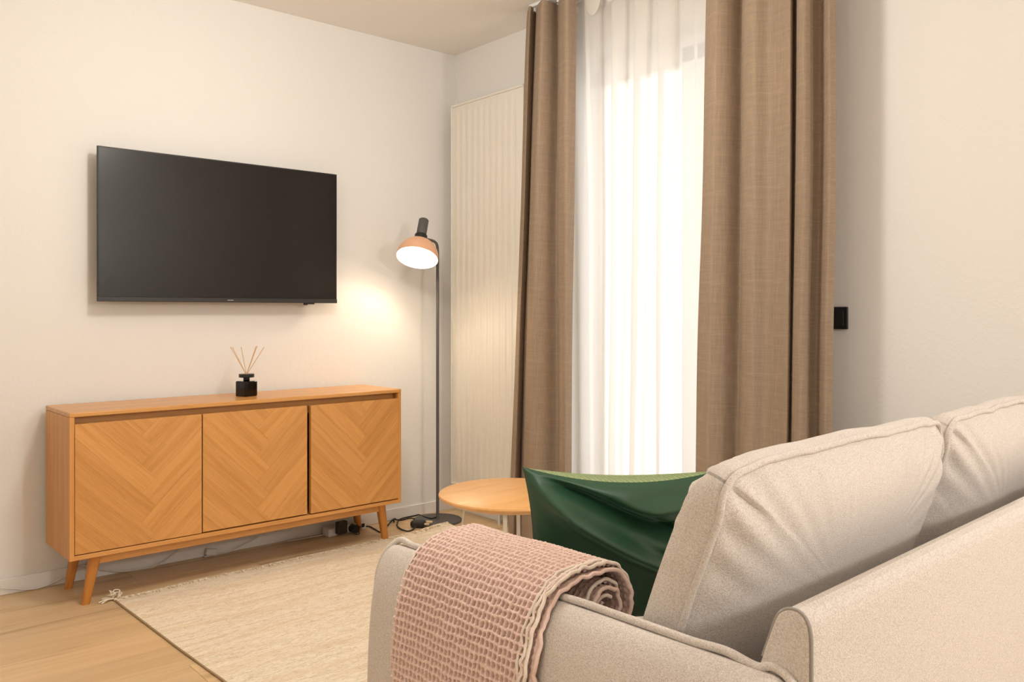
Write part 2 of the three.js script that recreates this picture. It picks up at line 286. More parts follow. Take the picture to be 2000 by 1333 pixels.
// ---------------------------------------------------------------- sideboard
{
  const W = 1.489, D = 0.352, Y0 = 0.186, Y1 = 0.745, T = 0.018, yaw = 0.0124;
  // local frame: x right along the front, z = 0 at the front face, -D at the back
  const t = thing('sideboard', 'honey oak sideboard with three herringbone doors below the television', 'sideboard', [-2.0986, 0, 0.3883], yaw);
  const body = mesh('body', [
    bx(0, T, Y0, Y1 - T, -D, 0, 0.0025, 'y', 0.3, 0.1), bx(W - T, W, Y0, Y1 - T, -D, 0, 0.0025, 'y', 0.1, 0.3),
    bx(T - 0.002, W - T + 0.002, Y0, Y0 + T, -D, 0, 0.0025, 'x', 0.5, 0.2), bx(T, W - T, Y0 + T, Y1 - T, -D, -D + 0.008, 0, 'x')], M.oak, t);
  for (const x of [0.4965, 0.981]) mesh('divider', bx(x, x + 0.015, Y0 + T, 0.695, -D + 0.01, -0.062, 0.001, 'y'), M.oakC, t);
  mesh('top', bx(-0.001, W + 0.001, Y1 - T, Y1, -D, 0.001, 0.004, 'x', 0.2, 0.05), M.oakTop, t);
  mesh('recess_rail', bx(T, W - T, 0.66, Y1 - T, -0.060, -0.048, 0.001, 'x', 0.7, 0.33), M.oakB, t);
  const r = rng(23);
  const doorY = [Y0 + T + 0.003, 0.700];
  const doors = [[0.0200, 0.5010, -0.0035], [0.5055, 0.9815, -0.003], [0.9965, 1.4690, 0.0045]];
  doors.forEach(([a, b, zf], di) => {
    const [c0, d] = doorY, c = c0 + (di ? 0.0025 : 0), door = mesh('door', bx(a, b, c, d, zf - 0.019, zf - 0.0014, 0.0008, 'y', 0.2 * di, 0.1), M.oakB, t);
    // herringbone strips: rotated axes p (up right) and q (up left) through a point on the door's centre line
    const w = 0.0805, ox = (a + b) / 2, oy = c - 0.028 - 0.02 * di, S = Math.SQRT1_2;
    const toXY = ([p, q]) => [ox + (p - q) * S, oy + (p + q) * S];
    const clip = (poly, f) => { const out = []; poly.forEach((P, i) => { const Q = poly[(i + 1) % poly.length], x = f(P), y = f(Q); if (x >= 0) out.push(P); if (x * y < 0) { const k = x / (x - y); out.push([lerp(P[0], Q[0], k), lerp(P[1], Q[1], k)]); } }); return out; };
    const g = 0.00022, e = 0.0006;
    for (let k = -8; k < 14; k++) for (const side of [0, 1]) {
      const lo = k * w + g, hi = (k + 1) * w - g, far = 2, start = (side ? k + 1 : k) * w + g;
      let poly = (side ? [[start, lo], [far, lo], [far, hi], [start, hi]] : [[lo, start], [hi, start], [hi, far], [lo, far]]).map(toXY);
      for (const f of [(P) => P[0] - a - e, (P) => b - e - P[0], (P) => P[1] - c - e, (P) => d - e - P[1]]) if (poly.length) poly = clip(poly, f);
      if (poly.length < 3) continue;
      const geo = new THREE.ExtrudeGeometry(new THREE.Shape(poly.map((P) => new THREE.Vector2(...P))), { depth: 0.0014, bevelEnabled: false });
      geo.translate(0, 0, zf - 0.0014);
      const ps = geo.attributes.position, uv = geo.attributes.uv, ou = r() * 3, ov = r() * 2, dx = S, dy = side ? S : -S;
      for (let i = 0; i < ps.count; i++) { const x = ps.getX(i) - ox, y = ps.getY(i) - oy; uv.setXY(i, x * dx + y * dy + ou, -x * dy + y * dx + ov); }
      mesh('veneer_strip', geo, [M.oakA, M.oakB, M.oakB, M.oakC][Math.floor(r() * 4)], door);
    }
  });
  // underframe
  mesh('apron', [bx(0.10, W - 0.10, Y0 - 0.037, Y0 - 0.001, -0.062, -0.042, 0.002, 'x', 0.9, 0.4), bx(0.10, W - 0.10, Y0 - 0.037, Y0 - 0.001, -D + 0.05, -D + 0.07, 0.002, 'x')], M.oakB, t);
  for (const [tx, bxx] of [[0.104, 0.069], [W - 0.088, W - 0.060]]) for (const z of [-0.052, -D + 0.055]) {
    const pts = [], N = 16;
    const leg = new THREE.CylinderGeometry(0.0215, 0.0145, Y0, N, 4);
    const p = leg.attributes.position;
    for (let i = 0; i < p.count; i++) {                                // rounded-square section, raked outwards
      const y = p.getY(i) / Y0 + 0.5, X = p.getX(i), Z = p.getZ(i), m = Math.hypot(X, Z), k = m > 1e-6 ? Math.min(1.16, m / Math.max(Math.abs(X), Math.abs(Z)) * 0.98 + 0.02) : 1;
      p.setXYZ(i, X * k + lerp(bxx, tx, y), y * Y0, Z * k + z);
    }
    leg.computeVertexNormals();
    mesh('leg', muv(leg, 'y', z * 3, bxx), M.oakLeg, t);
  }
}

// ---------------------------------------------------------------- television
{
  const W = 1.118, H = 0.648, t = thing('television', 'wide black flat screen television mounted on the wall', 'television', [-1.9247 + W / 2, 1.1681, 0], 0.0047);
  mesh('wall_mount', [bx(-0.2, 0.2, 0.16, 0.44, 0.001, 0.02, 0.002), bx(-0.16, -0.12, 0.1, 0.5, 0.015, 0.042, 0.002), bx(0.12, 0.16, 0.1, 0.5, 0.015, 0.042, 0.002)], M.black, t);
  mesh('housing', [bx(-W / 2 + 0.012, W / 2 - 0.012, 0.012, H - 0.012, 0.062, 0.082, 0.004), bx(-W / 2 + 0.12, W / 2 - 0.12, 0.03, H - 0.16, 0.04, 0.066, 0.01), bx(-W / 2, W / 2, 0, H, 0.078, 0.0885, 0.0025)], M.tvBody, t);
  mesh('screen', bx(-W / 2 + 0.006, W / 2 - 0.006, 0.021, H - 0.006, 0.0865, 0.0895, 0.0005), M.tvScreen, t);
  const bez = mesh('bezel', bx(-W / 2, W / 2, 0, 0.0195, 0.08, 0.0915, 0.0025), M.tvBezel, t);
  mesh('logo', [bx(-0.006, 0.0082, 0.0085, 0.0115, 0.0915, 0.092, 0), bx(0.0092, 0.0225, 0.0085, 0.0115, 0.0915, 0.092, 0)], M.silver, bez);
  mesh('sensor', [bx(0.385, 0.402, -0.010, 0.002, 0.066, 0.084, 0.003), bx(0.402, 0.44, -0.006, 0.002, 0.066, 0.082, 0.003)], M.brownPlastic, t);
}

// ---------------------------------------------------------------- reed diffuser
{
  const t = thing('reed_diffuser', 'dark green glass reed diffuser with thin sticks standing on the sideboard', 'diffuser', [-1.33, 0.7455, 0.205], 0.35);
  const s = 0.0335, c = 0.008, out = new THREE.Shape([[-s + c, -s], [s - c, -s], [s, -s + c], [s, s - c], [s - c, s], [-s + c, s], [-s, s - c], [-s, -s + c]].map(([a, b]) => new THREE.Vector2(a, b)));
  const g = new THREE.ExtrudeGeometry(out, { depth: 0.056, bevelEnabled: true, bevelThickness: 0.006, bevelSize: 0.004, bevelSegments: 3 });
  g.rotateX(-Math.PI / 2).translate(0, 0.006, 0);
  mesh('bottle', g, M.bottle, t);
  mesh('neck', lathe([[0, 0.0685], [0.014, 0.0685], [0.014, 0.086], [0, 0.086]], 32), M.blackGloss, t);
  mesh('collar', lathe([[0, 0.084], [0.033, 0.084], [0.034, 0.085], [0.034, 0.0985], [0.033, 0.0995], [0, 0.0995]], 48), M.blackGloss, t);
  // direction of the picture plane seen from this thing: right = (cos TH, sin TH) in x, z
  const R = (d, f) => { const x = d * Math.cos(TH) + f * Math.sin(TH), z = d * Math.sin(TH) - f * Math.cos(TH), a = -0.35; return [x * Math.cos(a) + z * Math.sin(a), -x * Math.sin(a) + z * Math.cos(a)]; };
  for (const [d, h, f] of [[-0.070, 0.218, 0.02], [-0.062, 0.222, -0.03], [-0.034, 0.219, 0.03], [0.040, 0.223, 0.01], [0.054, 0.226, -0.02], [0.070, 0.218, 0.03]]) {
    const [x, z] = R(d, f), [bx0, bz0] = R(-d * 0.16, -f * 0.16);
    mesh('reed', rod([bx0, 0.075, bz0], [x, h, z], 0.0015, 0.0015, 8), M.reed, t);
  }
}

// ---------------------------------------------------------------- floor lamp
{
  const P = [-0.252, 0, 0.180], t = thing('floor_lamp', 'charcoal floor lamp with lit peach dome shade in the corner', 'floor lamp', P);
  mesh('base', lathe([[0, 0], [0.128, 0], [0.130, 0.002], [0.130, 0.009], [0.128, 0.011], [0, 0.011]], 64), M.charcoal, t);
  const collar = V(-0.148, 1.512, 0.055), axis = V(-0.377, -0.88, 0.282).normalize();
  mesh('pole', [rod([0, 0.005, 0], [0, 1.455, 0], 0.0085, 0.0085, 16), tube([[0, 1.45, 0], [-0.002, 1.475, 0.0008], [-0.012, 1.492, 0.0045], [-0.035, 1.502, 0.013], [-0.075, 1.506, 0.028], collar.toArray()], 0.0075, 40, 12)], M.charcoal, t);
  const q = new THREE.Quaternion().setFromUnitVectors(V(0, -1, 0), axis);
  const place = (g) => g.applyQuaternion(q).translate(collar.x, collar.y, collar.z);
  mesh('socket', place(lathe([[0, 0.112], [0.022, 0.112], [0.026, 0.108], [0.0265, 0.014], [0, 0.014]], 40)), M.charcoal, t);
  mesh('socket_ring', place(lathe([[0, 0.014], [0.031, 0.014], [0.033, 0.012], [0.033, -0.010], [0.031, -0.012], [0, -0.012]], 40)), M.black, t);
  const prof = [], prin = [], N = 22, R = 0.109, Hh = 0.112;
  for (let i = 0; i <= N; i++) { const a = i / N * Math.PI / 2; prof.push([Math.max(0.012, R * Math.pow(Math.sin(a), 0.92)), -0.012 - Hh * (1 - Math.cos(a)) * 0.94 - Hh * 0.06 * (i / N)]); }
  for (const [x, y] of prof) prin.push([Math.max(0.011, x - 0.0022), y - (x < R * 0.9 ? 0.0022 : 0.0002)]);
  mesh('lamp_shade', place(lathe(prof, 72)), M.peach, t);
  mesh('shade_lining', place(lathe(prin, 72)), M.shadeIn, t);
  mesh('bulb', place(lathe([[0, -0.016], [0.012, -0.018], [0.014, -0.035], [0.022, -0.052], [0.024, -0.064], [0.018, -0.077], [0, -0.084]], 24)), M.bulb, t);
  const l = new THREE.PointLight(rgb(1, 0.83, 0.62), LAMP_FLOOR); l.name = 'floor_lamp_glow'; l.position.copy(collar.clone().addScaledVector(axis, 0.064)); l.shadow.radius = 1.1; l.castShadow = true; t.add(l);

  // the lamp's black cord with foot switch and plug, world coordinates minus the lamp's place
  const F = (a) => a.map(([x, y, z]) => [x - P[0], y - P[1], z - P[2]]);
  const cord = mesh('cord', [
    tube(F([[-0.242, 0.017, 0.159], [-0.276, 0.015, 0.163], [-0.283, 0.013, 0.116], [-0.270, 0.007, 0.020], [-0.286, 0.005, 0.020], [-0.330, 0.005, 0.020], [-0.397, 0.005, 0.034], [-0.455, 0.005, 0.099], [-0.485, 0.005, 0.144], [-0.507, 0.005, 0.220], [-0.500, 0.005, 0.266], [-0.465, 0.005, 0.257], [-0.442, 0.013, 0.250]]), 0.0036, 110, 8),
    tube(F([[-0.366, 0.020, 0.126], [-0.358, 0.011, 0.070], [-0.376, 0.005, 0.052], [-0.402, 0.005, 0.052], [-0.429, 0.011, 0.053], [-0.444, 0.015, 0.047], [-0.456, 0.005, 0.041], [-0.517, 0.005, 0.102], [-0.576, 0.005, 0.160], [-0.617, 0.005, 0.191], [-0.610, 0.005, 0.131], [-0.602, 0.005, 0.063], [-0.629, 0.011, 0.057], [-0.686, 0.025, 0.100]]), 0.0036, 110, 8),
    tube(F([[-0.416, 0.009, 0.020], [-0.455, 0.019, 0.059], [-0.465, 0.019, 0.079], [-0.456, 0.007, 0.066]]), 0.0042, 20, 8)], M.black, t);
  const sw = new RoundedBoxGeometry(0.075, 0.036, 0.052, 3, 0.014); sw.rotateY(-0.9).translate(-0.408 - P[0], 0.0185, 0.222 - P[2]);
  mesh('cord_switch', sw, M.black, cord);
  for (const [x, z, y] of [[-0.384, 0.262, 0.020], [-0.362, 0.258, 0.028]]) {
    const pin = new RoundedBoxGeometry(0.034, 0.011, 0.013, 2, 0.003); pin.rotateY(-0.9).translate(x - P[0], y, z - P[2]);
    mesh('plug_pin', pin, M.brass, cord);
  }
}

// ---------------------------------------------------------------- power strip and cables below the sideboard
{
  const t = thing('power_strip', 'white power strip with black plug lying under the sideboard', 'power strip', [-0.752, 0, 0.060], 0.10);
  mesh('strip_body', bx(-0.11, 0.12, 0, 0.042, -0.028, 0.028, 0.006), M.whitePlastic, t);
  mesh('strip_switch', bx(0.085, 0.108, 0.014, 0.033, 0.0265, 0.030, 0.002), M.black, t);
  const pl = new THREE.CylinderGeometry(0.021, 0.021, 0.04, 24); pl.rotateX(Math.PI / 2).translate(0.028, 0.024, 0.049);
  const plug = mesh('black_plug', pl, M.black, t); plug.userData.label = 'round black plug';
  const ring = new THREE.TorusGeometry(0.0165, 0.0028, 8, 32); ring.rotateX(-1.0).translate(0.012, 0.016, 0.088);
  mesh('plug_pull_ring', ring, M.brownPlastic, plug);
  mesh('adapter', bx(-0.075, -0.02, 0.012, 0.075, 0.029, 0.062, 0.006), M.brownPlastic, t);
  tag(mesh('white_cable', tube([[-2.364, 0.051, 0.022], [-2.261, 0.033, 0.022], [-2.172, 0.009, 0.022], [-2.132, 0.005, 0.022], [-2.080, 0.014, 0.022], [-2.042, 0.027, 0.022], [-1.985, 0.054, 0.022]], 0.003, 60, 8), M.cableWhite), 'white cable along the baseboard left of the sideboard', 'cable');
  tag(mesh('white_cable', tube([[-1.987, 0.064, 0.030], [-1.914, 0.041, 0.030], [-1.812, 0.010, 0.030], [-1.732, 0.005, 0.030], [-1.678, 0.005, 0.030], [-1.635, 0.019, 0.030], [-1.586, 0.046, 0.030], [-1.563, 0.063, 0.030]], 0.003, 50, 8), M.cableWhite), 'white cable sagging behind the left half of the sideboard', 'cable');
  tag(mesh('white_cable', tube([[-1.452, 0.005, 0.030], [-1.400, 0.005, 0.030], [-1.332, 0.008, 0.030], [-1.270, 0.025, 0.030], [-1.220, 0.040, 0.030], [-1.194, 0.053, 0.030]], 0.003, 40, 8), M.cableWhite), 'short white cable hanging behind the middle of the sideboard', 'cable');
  tag(mesh('white_cable', tube([[-1.057, 0.007, 0.045], [-0.948, 0.005, 0.045], [-0.864, 0.005, 0.045], [-0.792, 0.019, 0.045], [-0.754, 0.036, 0.045]], 0.003, 40, 8), M.cableWhite), 'white cable on the floor leading to the power strip', 'cable');
  const c = new RoundedBoxGeometry(0.05, 0.03, 0.02, 2, 0.004); c.rotateZ(-0.25).translate(-1.424, 0.021, 0.030);
  tag(mesh('cable_clip', c, M.cableWhite), 'small pale cable clip below the middle of the sideboard', 'clip');
}

// ---------------------------------------------------------------- radiator
{
  const t = thing('radiator', 'tall white panel radiator with vertical ribs beside the lamp', 'radiator', [0, 0, 0]);
  const z0 = 0.098, z1 = 0.702, y0 = 0.168, y1 = 2.272, xf = -0.1, n = 11, rim = 0.017;
  mesh('body', [bx(xf + 0.006, -0.028, y0 + 0.004, y1 - 0.004, z0 + 0.004, z1 - 0.004, 0.004, 'y'), bx(-0.03, -0.001, 0.5, 0.56, 0.2, 0.25, 0.002), bx(-0.03, -0.001, 2.0, 2.06, 0.2, 0.25, 0.002), bx(-0.03, -0.001, 0.5, 0.56, 0.55, 0.6, 0.002), bx(-0.03, -0.001, 2.0, 2.06, 0.55, 0.6, 0.002)], M.whiteMetal, t);
  mesh('cover_rim', [bx(xf - 0.003, -0.026, y1 - 0.012, y1, z0, z1, 0.003, 'z'), bx(xf - 0.003, -0.026, y0, y0 + 0.012, z0, z1, 0.003, 'z'), bx(xf - 0.003, -0.026, y0, y1, z0, z0 + 0.008, 0.003, 'y'), bx(xf - 0.003, -0.026, y0, y1, z1 - 0.008, z1, 0.003, 'y')], M.whiteMetal, t);
  const a = z0 + 0.008 + rim, b = z1 - 0.008 - rim, pitch = (b - a) / n;
  const fy = (v) => { const e = 0.10; return v < 0.12 ? y0 + 0.01 + v / 0.12 * e : v > 0.88 ? y1 - 0.01 - (1 - v) / 0.12 * e : lerp(y0 + 0.01 + e, y1 - 0.01 - e, (v - 0.12) / 0.76); };
  mesh('ribbed_front', sheet(n * 16 + 8, 60, (u, v) => {
    const z = lerp(z0 + 0.007, z1 - 0.007, u), y = fy(v), ph = (z - a) / pitch;
    let h = 0;
    if (ph > 0 && ph < n) { const f = ph - Math.floor(ph); h = smooth(0.16, 0.34, f) * (1 - smooth(0.66, 0.84, f)); }
    h *= smooth(y0 + 0.025, y0 + 0.07, y) * smooth(y1 - 0.025, y1 - 0.07, y);
    return [xf + 0.004 - h * 0.0042, y, z, z, y];
  }), M.whiteMetal, t);
  const valve = new THREE.CylinderGeometry(0.014, 0.014, 0.02, 20); valve.rotateZ(Math.PI / 2).translate(-0.055, 0.05, 0.46);
  mesh('valve', [rod([-0.055, 0.0, 0.46], [-0.055, y0 + 0.01, 0.46], 0.0075), rod([-0.055, 0.0, 0.51], [-0.055, y0 + 0.01, 0.51], 0.0075), bx(-0.072, -0.038, 0.085, 0.125, 0.445, 0.525, 0.006)], M.whitePlastic, t);
  mesh('valve_knob', new THREE.CylinderGeometry(0.013, 0.013, 0.018, 20).rotateZ(Math.PI / 2).translate(-0.022, 0.03, 0.44), M.whitePlastic, t);
}

// ---------------------------------------------------------------- curtains
function drape(o) {                                                   // pleated cloth hanging from the rail
  const { zt, zb, x, folds, At, Ab, Bt, Bb, ph = 0, warp = 0, seed = 1, y1 = CEIL - 0.022, y0 = 0.012, nu = 240, nv = 70, over = 0, scale = 1.9 } = o;
  const W = Math.abs(zb[1] - zb[0]) * scale;
  return sheet(nu, nv, (u, v) => {
    const y = lerp(y0, y1, v), k = Math.pow(1 - v, 0.8), s = u + warp * Math.sin(6.283 * (u * 1.3 + 0.2 * k) + seed) * (0.6 + 0.4 * k);
    const w = 6.2832 * folds * s + ph + 0.35 * n3(u * 4 + seed * 9, v * 2.2, seed + 3) * (0.3 + k);
    const amp = lerp(At, Ab, k) * (1 + 0.35 * n3(u * folds * 0.9 + 3, v * 1.5, seed + 5)), b = lerp(Bt, Bb, k);
    const z = lerp(lerp(zt[0], zt[1], u), lerp(zb[0], zb[1], u), k) - b * Math.sin(2 * w) + 0.004 * n3(u * 20, v * 5, seed + 7);
    return [x - amp * Math.sin(w) + 0.003 * n3(u * 16, v * 4, seed + 9), y, z, u * W, y];
  });
}
function drapePlan(plan, seed, nu = 420, nv = 60) {                    // [z at the rail, z at the hem, x] round the folds
  const a = new THREE.CatmullRomCurve3(plan.map(([z, , x]) => V(x, 0, z)), false, 'centripetal'), b = new THREE.CatmullRomCurve3(plan.map(([, z, x]) => V(-0.2 + (x + 0.2) * 0.9, 0, z)), false, 'centripetal');
  const A = a.getPoints(nu), B = b.getPoints(nu), len = a.getLength(), y0 = 0.012, y1 = CEIL - 0.022;
  return sheet(nu, nv, (u, v) => {
    const i = Math.round(u * nu), k = Math.pow(1 - v, 0.85), y = lerp(y0, y1, v), sway = 0.006 * Math.sin(Math.PI * v) * n3(u * 4, v * 3, seed);
    return [lerp(A[i].x, B[i].x, k) + sway + 0.002 * n3(u * 18, v * 5, seed + 3), y, lerp(A[i].z, B[i].z, k) + sway, u * len, y];
  });
}
{
  const rail = mesh('curtain_rail', [bx(-0.215, -0.185, CEIL - 0.016, CEIL - 0.0005, 0.87, 2.62, 0.002, 'z'), bx(-0.135, -0.105, CEIL - 0.016, CEIL - 0.0005, 0.87, 2.62, 0.002, 'z')], M.pvc);
  tag(rail, 'white double curtain track fixed to the ceiling above the window', 'curtain rail');
  const L = thing('curtain', 'narrow taupe linen curtain bunched beside the radiator', 'curtain', [0, 0, 0]);
  const R = thing('curtain', 'wide taupe linen curtain hanging behind the sofa next to the switch', 'curtain', [0, 0, 0]);
  mesh('drape', drapePlan([[0.843, 0.703, -0.200], [0.910, 0.777, -0.241], [0.886, 0.760, -0.193], [0.838, 0.713, -0.135], [0.889, 0.774, -0.185], [0.954, 0.842, -0.232], [1.007, 0.912, -0.252], [1.015, 0.966, -0.207], [1.006, 0.999, -0.149], [1.040, 1.040, -0.185], [1.090, 1.090, -0.220], [1.156, 1.149, -0.246], [1.160, 1.131, -0.185]], 4), M.linen, L);
  mesh('drape', drapePlan([[1.889, 1.819, -0.200], [1.971, 1.906, -0.252], [2.004, 1.953, -0.207], [2.019, 1.981, -0.154], [2.038, 2.005, -0.185], [2.084, 2.049, -0.235], [2.130, 2.098, -0.249], [2.169, 2.133, -0.212], [2.226, 2.189, -0.220], [2.265, 2.233, -0.232], [2.247, 2.217, -0.185], [2.217, 2.186, -0.128], [2.253, 2.221, -0.178], [2.291, 2.255, -0.226], [2.326, 2.293, -0.246], [2.332, 2.313, -0.223], [2.322, 2.303, -0.193], [2.337, 2.312, -0.157], [2.393, 2.376, -0.207], [2.400, 2.392, -0.178]], 8), M.linen, R);
  for (const [p, a, b] of [[L, 0.89, 1.11], [R, 1.92, 2.38]]) for (let i = 0; i < 5; i++) { const z = lerp(a, b, i / 4); mesh('glider', bx(-0.204, -0.196, CEIL - 0.034, CEIL - 0.0165, z - 0.006, z + 0.006, 0.002), M.pvc, p); }
  const S = thing('sheer_curtain', 'translucent white sheer curtain in front of the bright window', 'sheer curtain', [0, 0, 0]);
  mesh('voile', drape({ zt: [0.98, 2.05], zb: [0.97, 2.08], x: -0.12, folds: 6.5, At: 0.022, Ab: 0.024, Bt: 0.020, Bb: 0.014, ph: 0.4, warp: 0.06, seed: 15, nu: 900, nv: 50 }), M.sheer, S);
  mesh('header_tape', drape({ zt: [0.98, 2.05], zb: [0.97, 2.08], x: -0.121, folds: 6.5, At: 0.022, Ab: 0.022, Bt: 0.020, Bb: 0.020, ph: 0.4, warp: 0.06, seed: 15, y0: CEIL - 0.085, nu: 500, nv: 6 }), M.sheer, S);
  for (const [z, w, d] of [[1.24, 0.052, 0.118], [1.35, 0.06, 0.085]]) {          // gathered cloth drooping from the track
    const g = new THREE.SphereGeometry(1, 28, 20); g.scale(0.014, d, w).translate(-0.162, CEIL - 0.018, z);
    const p = g.attributes.position; for (let q = 0; q < p.count; q++) if (p.getY(q) > CEIL - 0.018) p.setY(q, CEIL - 0.018);
    g.computeVertexNormals(); mesh('gathered_header', g, M.sheer, S);
  }
}

// ---------------------------------------------------------------- light switch
{
  const t = thing('light_switch', 'square black light switch on the wall right of the curtain', 'light switch', [0, 1.102, 2.314]);
  mesh('plate', bx(-0.010, -0.0003, -0.0405, 0.0405, -0.0405, 0.0405, 0.002), M.switchBlack, t);
  const rk = bx(-0.0045, 0.0045, -0.028, 0.028, -0.028, 0.028, 0.0015); rk.rotateZ(0.035).translate(-0.0105, 0, 0);
  mesh('rocker', rk, M.switchBlack, t);
}

// ---------------------------------------------------------------- rug
const LAMP = [-0.252, 0.180];
{
  const yaw = 0.042, t = thing('rug', 'cream flat woven wool rug with knotted edge on the floor', 'rug', [-1.938, 0, 0.360], yaw);
  const W = 1.655, Lz = 2.0, T = 0.007, c = Math.cos(yaw), s = Math.sin(yaw);
  const lift = (x, z) => { const X = -1.938 + x * c + z * s, Z = 0.36 - x * s + z * c, d = Math.hypot(X - LAMP[0], Z - LAMP[1]); return 0.0125 * (1 - smooth(0.137, 0.26, d)); };
  const wav = (x, z) => 0.0012 * (n3(x * 7, z * 7, 91) + 1) + lift(x, z);
  const edge = (z) => 0.004 * n3(z * 6, 2, 93), back = (x) => 0.004 * n3(x * 5, 7, 95);
  const top = sheet(140, 150, (u, v) => { const z = back(u * W) * (1 - v) + v * Lz, x = lerp(edge(z), W, u); return [x, T + wav(x, z), z, x, z]; });
  top.index.array.forEach((_, i, a) => { if (i % 3 === 0) { const q = a[i + 1]; a[i + 1] = a[i + 2]; a[i + 2] = q; } }); top.computeVertexNormals();
  const wallAt = (f) => sheet(140, 1, (u, v) => { const [x, z] = f(u); return [x, (v ? T : 0) + wav(x, z) * (v ? 1 : 0) + (v ? 0 : lift(x, z)), z, x + z, v * T]; });
  mesh('weave', [top, wallAt((u) => [u * W, back(u * W)]), wallAt((u) => [W, u * Lz]), wallAt((u) => [edge(u * Lz), u * Lz]), wallAt((u) => [u * W, Lz])], M.rug, t);
  mesh('selvedge', tube(Array.from({ length: 60 }, (_, i) => { const z = i / 59 * Lz; return [edge(z) - 0.001, 0.0045, z]; }), 0.0032, 180, 6), M.rugEdge, t);
  const r = rng(37), light = [], dark = [];
  for (let x = 0.004; x < W; x += 0.0125) {                            // row of warp knots along the edge by the sideboard
    const z = back(x), y = T + wav(x, z), g = new THREE.SphereGeometry(1, 7, 5);
    g.scale(0.0078 + r() * 0.002, 0.0045 + r() * 0.002, 0.0058 + r() * 0.002).rotateY(r() * 2 - 1).translate(x + r() * 0.004, y - 0.002, z + 0.0115 + r() * 0.004);
    (r() < 0.72 ? light : dark).push(g);
    if (r() < 0.85) { const h = new THREE.CapsuleGeometry(0.0026, 0.012 + r() * 0.014, 2, 6); h.rotateX(Math.PI / 2).rotateY(r() * 1.8 - 0.9).translate(x, y + 0.0005, z + 0.026 + r() * 0.008); (r() < 0.45 ? light : dark).push(h); }
  }
  const k1 = mesh('knot_row', light, M.rugKnot, t); k1.userData.kind = 'stuff';
  const k2 = mesh('dark_knot_row', dark, M.rugDark, t); k2.userData.kind = 'stuff';
  const th = [];
  for (let i = 0; i < 9; i++) {                                        // curled loose threads at the corner
    const a = r() * 6.28, R = 0.014 + r() * 0.016, h = 0.012 + r() * 0.022;
    th.push(tube([[0.0, 0.009, 0.0], [Math.cos(a) * R * 0.5 + 0.006, h, Math.sin(a) * R * 0.5 - 0.006], [Math.cos(a + 1) * R + 0.012, h * 0.9, Math.sin(a + 1) * R - 0.010], [Math.cos(a + 2.4) * R * 0.8 + 0.008, h * 0.4 + 0.004, Math.sin(a + 2.4) * R - 0.006]], 0.0024, 14, 6));
  }
  for (const [x, z] of [[-0.052, 0.006], [-0.046, 0.022], [-0.03, -0.03]]) th.push(tube([[0.002, 0.007, 0.004], [x * 0.5, 0.010, z * 0.4], [x, 0.005, z]], 0.0034, 14, 6));
  const k3 = mesh('corner_tassel', th, M.tassel, t);
}

// ---------------------------------------------------------------- round side table
{
  const t = thing('side_table', 'round oak side table with thin white metal legs on the rug', 'side table', [-0.851, 0.0098, 1.479]);
  const H = 0.440, R = 0.274;
  const g = lathe([[0, H - 0.030], [R - 0.045, H - 0.030], [R - 0.012, H - 0.018], [R - 0.001, H - 0.010], [R, H - 0.006], [R - 0.002, H - 0.001], [R - 0.004, H], [0, H]], 128);
  const topg = toCreasedNormals(g, 0.5);
  mesh('table_top', muv(topg, 'x', 0.1, 0.2), M.tableOak, t);
  mesh('top_frame', new THREE.TorusGeometry(0.185, 0.005, 8, 64).rotateX(Math.PI / 2).translate(0, H - 0.035, 0), M.whiteMetal, t);
  for (const a of [0.85, 2.42, 3.99, 5.56]) {
    const c = Math.cos(a), k = Math.sin(a), A = V(0.178 * c, H - 0.034, 0.178 * k), B = V(0.217 * c, 0, 0.217 * k), d = A.clone().sub(B);
    const bar = new RoundedBoxGeometry(0.008, d.length(), 0.015, 2, 0.003), q = new THREE.Matrix4(), y = d.clone().normalize(), z = V(-k, 0, c), x = y.clone().cross(z);
    q.makeBasis(x, y, z).setPosition(A.clone().add(B).multiplyScalar(0.5));
    mesh('leg', bar.applyMatrix4(q), M.whiteMetal, t);
  }
}

